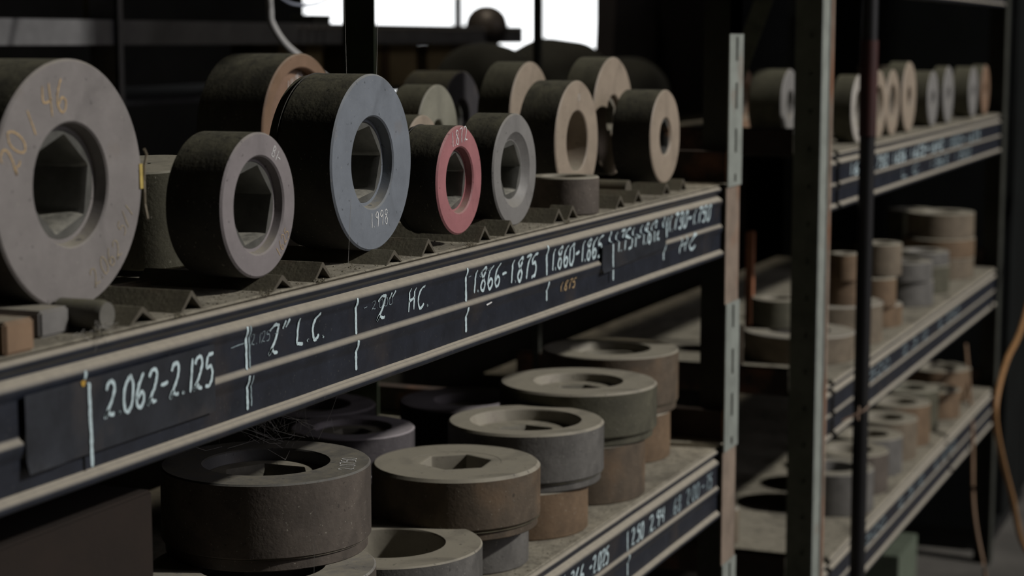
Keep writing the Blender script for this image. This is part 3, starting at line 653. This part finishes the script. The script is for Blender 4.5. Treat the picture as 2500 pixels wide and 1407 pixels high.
# ------------------------------------------------------------------ behind: back rack, cartons, cable, dome
R3 = empty('storage_rack', (0, 1.9, 0), 'blurred steel rack standing behind, before the bright window', 'rack')
M_BR = mat('back rack grey', (.13, .13, .135), .6, .2, .3, 10, .1)
for z0, z1 in ((-.008, .034), (-.60, -.57)):
    MB().box((1.9, 0, z0), (4.62, .03, z1)).build('beam', M_BR, R3)
mb = MB().box((1.9, .03, -.115), (4.62, .6, -.105)); mb.build('shelf_deck', M_BR, R3)
for xx, ww, m_ in ((1.95, .03, M_POSTD), (2.79, .018, M_BR), (5.30, .04, M_POSTD)):
    MB().box((xx, -.006, FZ), (xx+ww, -.002, 1.6)).box((xx, -.006, FZ), (xx+.004, .05, 1.6)).build('upright', m_, R3)
pb = MB()
for i in range(34):
    x = 3.44+i*.034
    pb.tube([(x, -.012, .024), (x, .0, .024)], .0035, 8)
pb.build('glint_studs', mat('glint metal', (.55, .52, .48), .25, .9, .1, 50, 0), R3)['kind'] = 'stuff'  # studs added for the bright glints of a perforated rail
M_CARD = mat('cardboard', (.36, .27, .13), .85, 0, .2, 8, .1)
def carton(label, x, y, z, sx, sy, sz):
    r = empty('cardboard_box', (x, y, z), label, 'box', 'cardboard boxes on the back rack')
    MB().box((-sx/2, -sy/2, 0), (sx/2, sy/2, sz)).build('carton', M_CARD, r)
    MB().box((-sx/2-.002, -sy/2-.003, sz-.02), (sx/2+.002, -sy/2, sz+.001)).build('flap', M_CARD, r)
    MB().box((-.02, -sy/2-.004, 0), (.02, -sy/2-.001, sz)).build('tape_strip', mat('brown tape', (.16, .10, .05), .4, 0, .2, 10, 0), r)
MB().box((1.9, .03, .028), (4.62, .6, .034)).build('shelf_deck', M_BR, R3)
def plain_box(name, label, x, y, z, sx, sy, sz, m, cat):
    r_ = empty(name, (x, y, z), label, cat)
    MB().box((-sx/2, -sy/2, 0), (sx/2, sy/2, sz)).build('body', m, r_); MB().box((-sx/2-.002, -sy/2-.002, sz), (sx/2+.002, sy/2+.002, sz+.006)).build('lid', m, r_)
plain_box('grey_carton', 'blurred grey carton on the back rack at the top left corner', 2.47, 1.99, .0345, .07, .06, .16, mat('grey carton', (.16, .15, .14), .9, 0, .2, 20, 0), 'box')
plain_box('olive_canister', 'blurred olive canister on the back rack near the top left', 2.87, 1.98, .0345, .04, .05, .20, mat('olive tin', (.09, .085, .05), .8, 0, .2, 20, 0), 'canister')
plain_box('parts_tray', 'small dark parts tray on the back rack against the window', 3.60, 1.96, .0345, .075, .05, .012, M_POSTD, 'tray')
carton('cardboard box left of the green post on the back rack', 3.56, 1.99, -.104, .19, .05, .100)
carton('cardboard box right of the green post on the back rack', 3.96, 2.12, -.104, .34, .3, .100)
carton('wide cardboard box at the right of the back rack', 4.35, 2.12, -.104, .32, .3, .095)
carton('dim cardboard box at the left of the back rack', 2.70, 1.99, -.104, .10, .06, .055)
carton('small dim box at the far left of the back rack', 2.47, 1.99, -.104, .08, .06, .050)
# dome: round kettle like float on the back rack
o = lathe('round_float', [(.0, .0), (.03, .0), (.046, .012), (.056, .035), (.057, .055), (.050, .078), (.036, .094), (.018, .103), (.0, .105)], [mat('dome', (.10, .085, .075), .45, .3, .3, 20, .1)], [0]*9, Matrix.Identity(4), None, deg=60)
o.location = (4.44, 1.92, .0305); o.rotation_euler = (0, 0, 0)
o.location.z = -.03; tag(o, 'round dark metal dome silhouetted against the window', 'float')
o.scale = (.92, .92, .92); o.location = (4.42, 1.915, -.012)
# dark sacks and castings silhouetted at the back of the upper shelf
def lump(name, label, loc, size, m, cat, seed=0, p=2.6):
    bm = bmesh.new(); bmesh.ops.create_icosphere(bm, subdivisions=4, radius=1)
    for v in bm.verts:
        d = v.co.normalized(); s_ = 1/(abs(d.x)**p+abs(d.y)**p+abs(d.z)**p)**(1/p)
        s_ *= 1+.10*mnoise.noise(d*1.6+Vector((seed, 0, 0)))
        v.co = Vector((d.x*s_*size[0], d.y*s_*size[1], (d.z*s_+1)*size[2]))
    me = bpy.data.meshes.new(name); bm.to_mesh(me); bm.free(); o = link(name, me, m); shade(me, 60); o.location = loc; return tag(o, label, cat)
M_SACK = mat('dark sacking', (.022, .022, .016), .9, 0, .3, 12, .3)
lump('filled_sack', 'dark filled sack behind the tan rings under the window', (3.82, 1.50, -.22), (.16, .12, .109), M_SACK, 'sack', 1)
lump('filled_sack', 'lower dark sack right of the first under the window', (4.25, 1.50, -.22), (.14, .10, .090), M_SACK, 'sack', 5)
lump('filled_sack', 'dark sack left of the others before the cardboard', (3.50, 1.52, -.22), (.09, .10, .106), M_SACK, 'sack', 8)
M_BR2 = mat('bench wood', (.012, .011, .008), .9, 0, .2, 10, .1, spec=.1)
bn = empty('low_bench', (4.0, 1.5, FZ), 'dark low bench between the racks carrying the dark sacks', 'bench')
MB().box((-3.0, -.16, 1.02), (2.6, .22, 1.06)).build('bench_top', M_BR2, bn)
MB().box((-3.0, -.14, 0), (2.6, -.12, 1.02)).build('shade_panel', M_BR2, bn)  # dark sheet added to stand in for the shade behind the racks
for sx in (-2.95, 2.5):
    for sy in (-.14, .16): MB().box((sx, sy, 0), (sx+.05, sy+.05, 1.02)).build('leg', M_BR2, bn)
o = MB().extr([(0, 0), (.34, 0), (.36, .5), (.05, .5)], 0, .05, True, axis='y').build('hanging_tarpaulin', mat('dark tarpaulin', (.015, .012, .012), .85, 0, .3, 10, .3)); o.location = (4.63, 1.66, -.14)
tag(o, 'dark tarpaulin hanging at the right edge of the window', 'tarpaulin')
o = MB().box((0, 0, 0), (.9, .06, .7)).build('plywood_sheet', mat('dark ply', (.012, .010, .009), .85, 0, .3, 10, .3)); o.location = (4.97, 1.72, -.22)
tag(o, 'dark plywood sheet standing right of the tarpaulin', 'board')
o = MB().tube(crom([(2.60, 1.5, .30), (2.53, 1.45, .10), (2.535, 1.45, .045), (2.54, 1.45, .025), (2.56, 1.44, -.005), (2.60, 1.43, -.03), (2.66, 1.42, -.06)]), [.004]*0 or .0052, 10).build('white_cable', mat('white cable', (.42, .42, .42), .5, 0, .1, 20, 0), smooth=60)
tag(o, 'pale cable hanging down behind the brown rimmed ring', 'cable')
o = MB().tube(crom([(2.53, 1.45, .08), (2.60, 1.45, .055), (2.70, 1.45, .06), (2.78, 1.46, .10), (2.80, 1.46, .2)]), .0022, 8).build('thin_cable', mat('blue grey cable', (.20, .22, .28), .5, 0, .1, 20, 0), smooth=60)
tag(o, 'thin blue grey cable looping from the pale cable', 'cable')

# ------------------------------------------------------------------ dust, crumbs, cobwebs
def crumbs():
    vs, fs = [], []
    def bit(x, y, z, r):
        b = len(vs)
        for k in range(6):
            d = [(1, 0, 0), (-1, 0, 0), (0, 1, 0), (0, -1, 0), (0, 0, 1), (0, 0, -1)][k]; rr = r*random.uniform(.5, 1.5)
            vs.append((x+d[0]*rr, y+d[1]*rr, z+d[2]*rr*.6))
        fs.extend([(b, b+2, b+4), (b+2, b+1, b+4), (b+1, b+3, b+4), (b+3, b, b+4), (b+2, b, b+5), (b+1, b+2, b+5), (b+3, b+1, b+5), (b, b+3, b+5)])
    for i in range(1500):
        x = random.uniform(.8, 2.4); bit(x, .706+abs(random.gauss(0, .03)), Z+.0003, random.uniform(.0003, .0011))
    for i in range(500):
        x = random.uniform(1.7, 2.4); bit(x, .706+abs(random.gauss(0, .05)), D2+.0003, random.uniform(.0003, .0011))
    for cx, s_ in ((1.005, .0055), (1.218, .0045), (1.585, .0045), (1.30, .003), (1.83, .003), (1.10, .0025)):
        for i in range(60): bit(random.gauss(cx, s_*1.3), .7035+random.gauss(0, s_*.4), Z+abs(random.gauss(0, s_*.4))-.001, random.uniform(.0004, .0012))
    return mesh('dust_crumbs', vs, fs, mat('crumbs', (.22, .2, .15), .95, 0, .4, 200, 0))
tag(crumbs(), 'dust crumbs and fluff scattered along the shelf edges', 'dust', kind='stuff')
def strands(name, label, lines, r, m):
    mb = MB()
    for l in lines: mb.tube(l, r, 3, False)
    return tag(mb.build(name, m), label, 'cobweb', kind='stuff')
M_WEB = mat('cobweb', (.32, .31, .29), .8, 0, .1, 20, 0)
L_ = []
for i in range(75):
    a = Vector((1.515+random.gauss(0, .025), .86+random.gauss(0, .02), -.359+random.uniform(0, .004)))
    b = a+Vector((random.gauss(-.01, .028), random.gauss(0, .02), abs(random.gauss(.016, .012))))
    m_ = (a+b)/2+Vector((random.gauss(0, .004),)*3); L_.append([a, m_, b])
strands('cobweb', 'tangled cobweb above the large dark steel ring', L_, .00016, M_WEB)
L_ = [[Vector((1.352, .706, -.176)), Vector((1.362, .708, -.125))], [Vector((1.49, .75, -.06)), Vector((1.50, .75, .06))], [Vector((1.535, .80, -.10)), Vector((1.53, .80, .06))], [Vector((1.30, .71, -.36)), Vector((1.30, .715, -.50))]]
for i in range(26):
    x = 1.005+random.gauss(0, .006); a = Vector((x, .702, Z+random.uniform(-.004, .006))); L_.append([a, a+Vector((random.gauss(0, .006), random.gauss(0, .003), random.gauss(0, .004)))])
strands('cobweb', 'single cobweb threads strung between the upper shelf rings', L_, .00014, M_WEB)
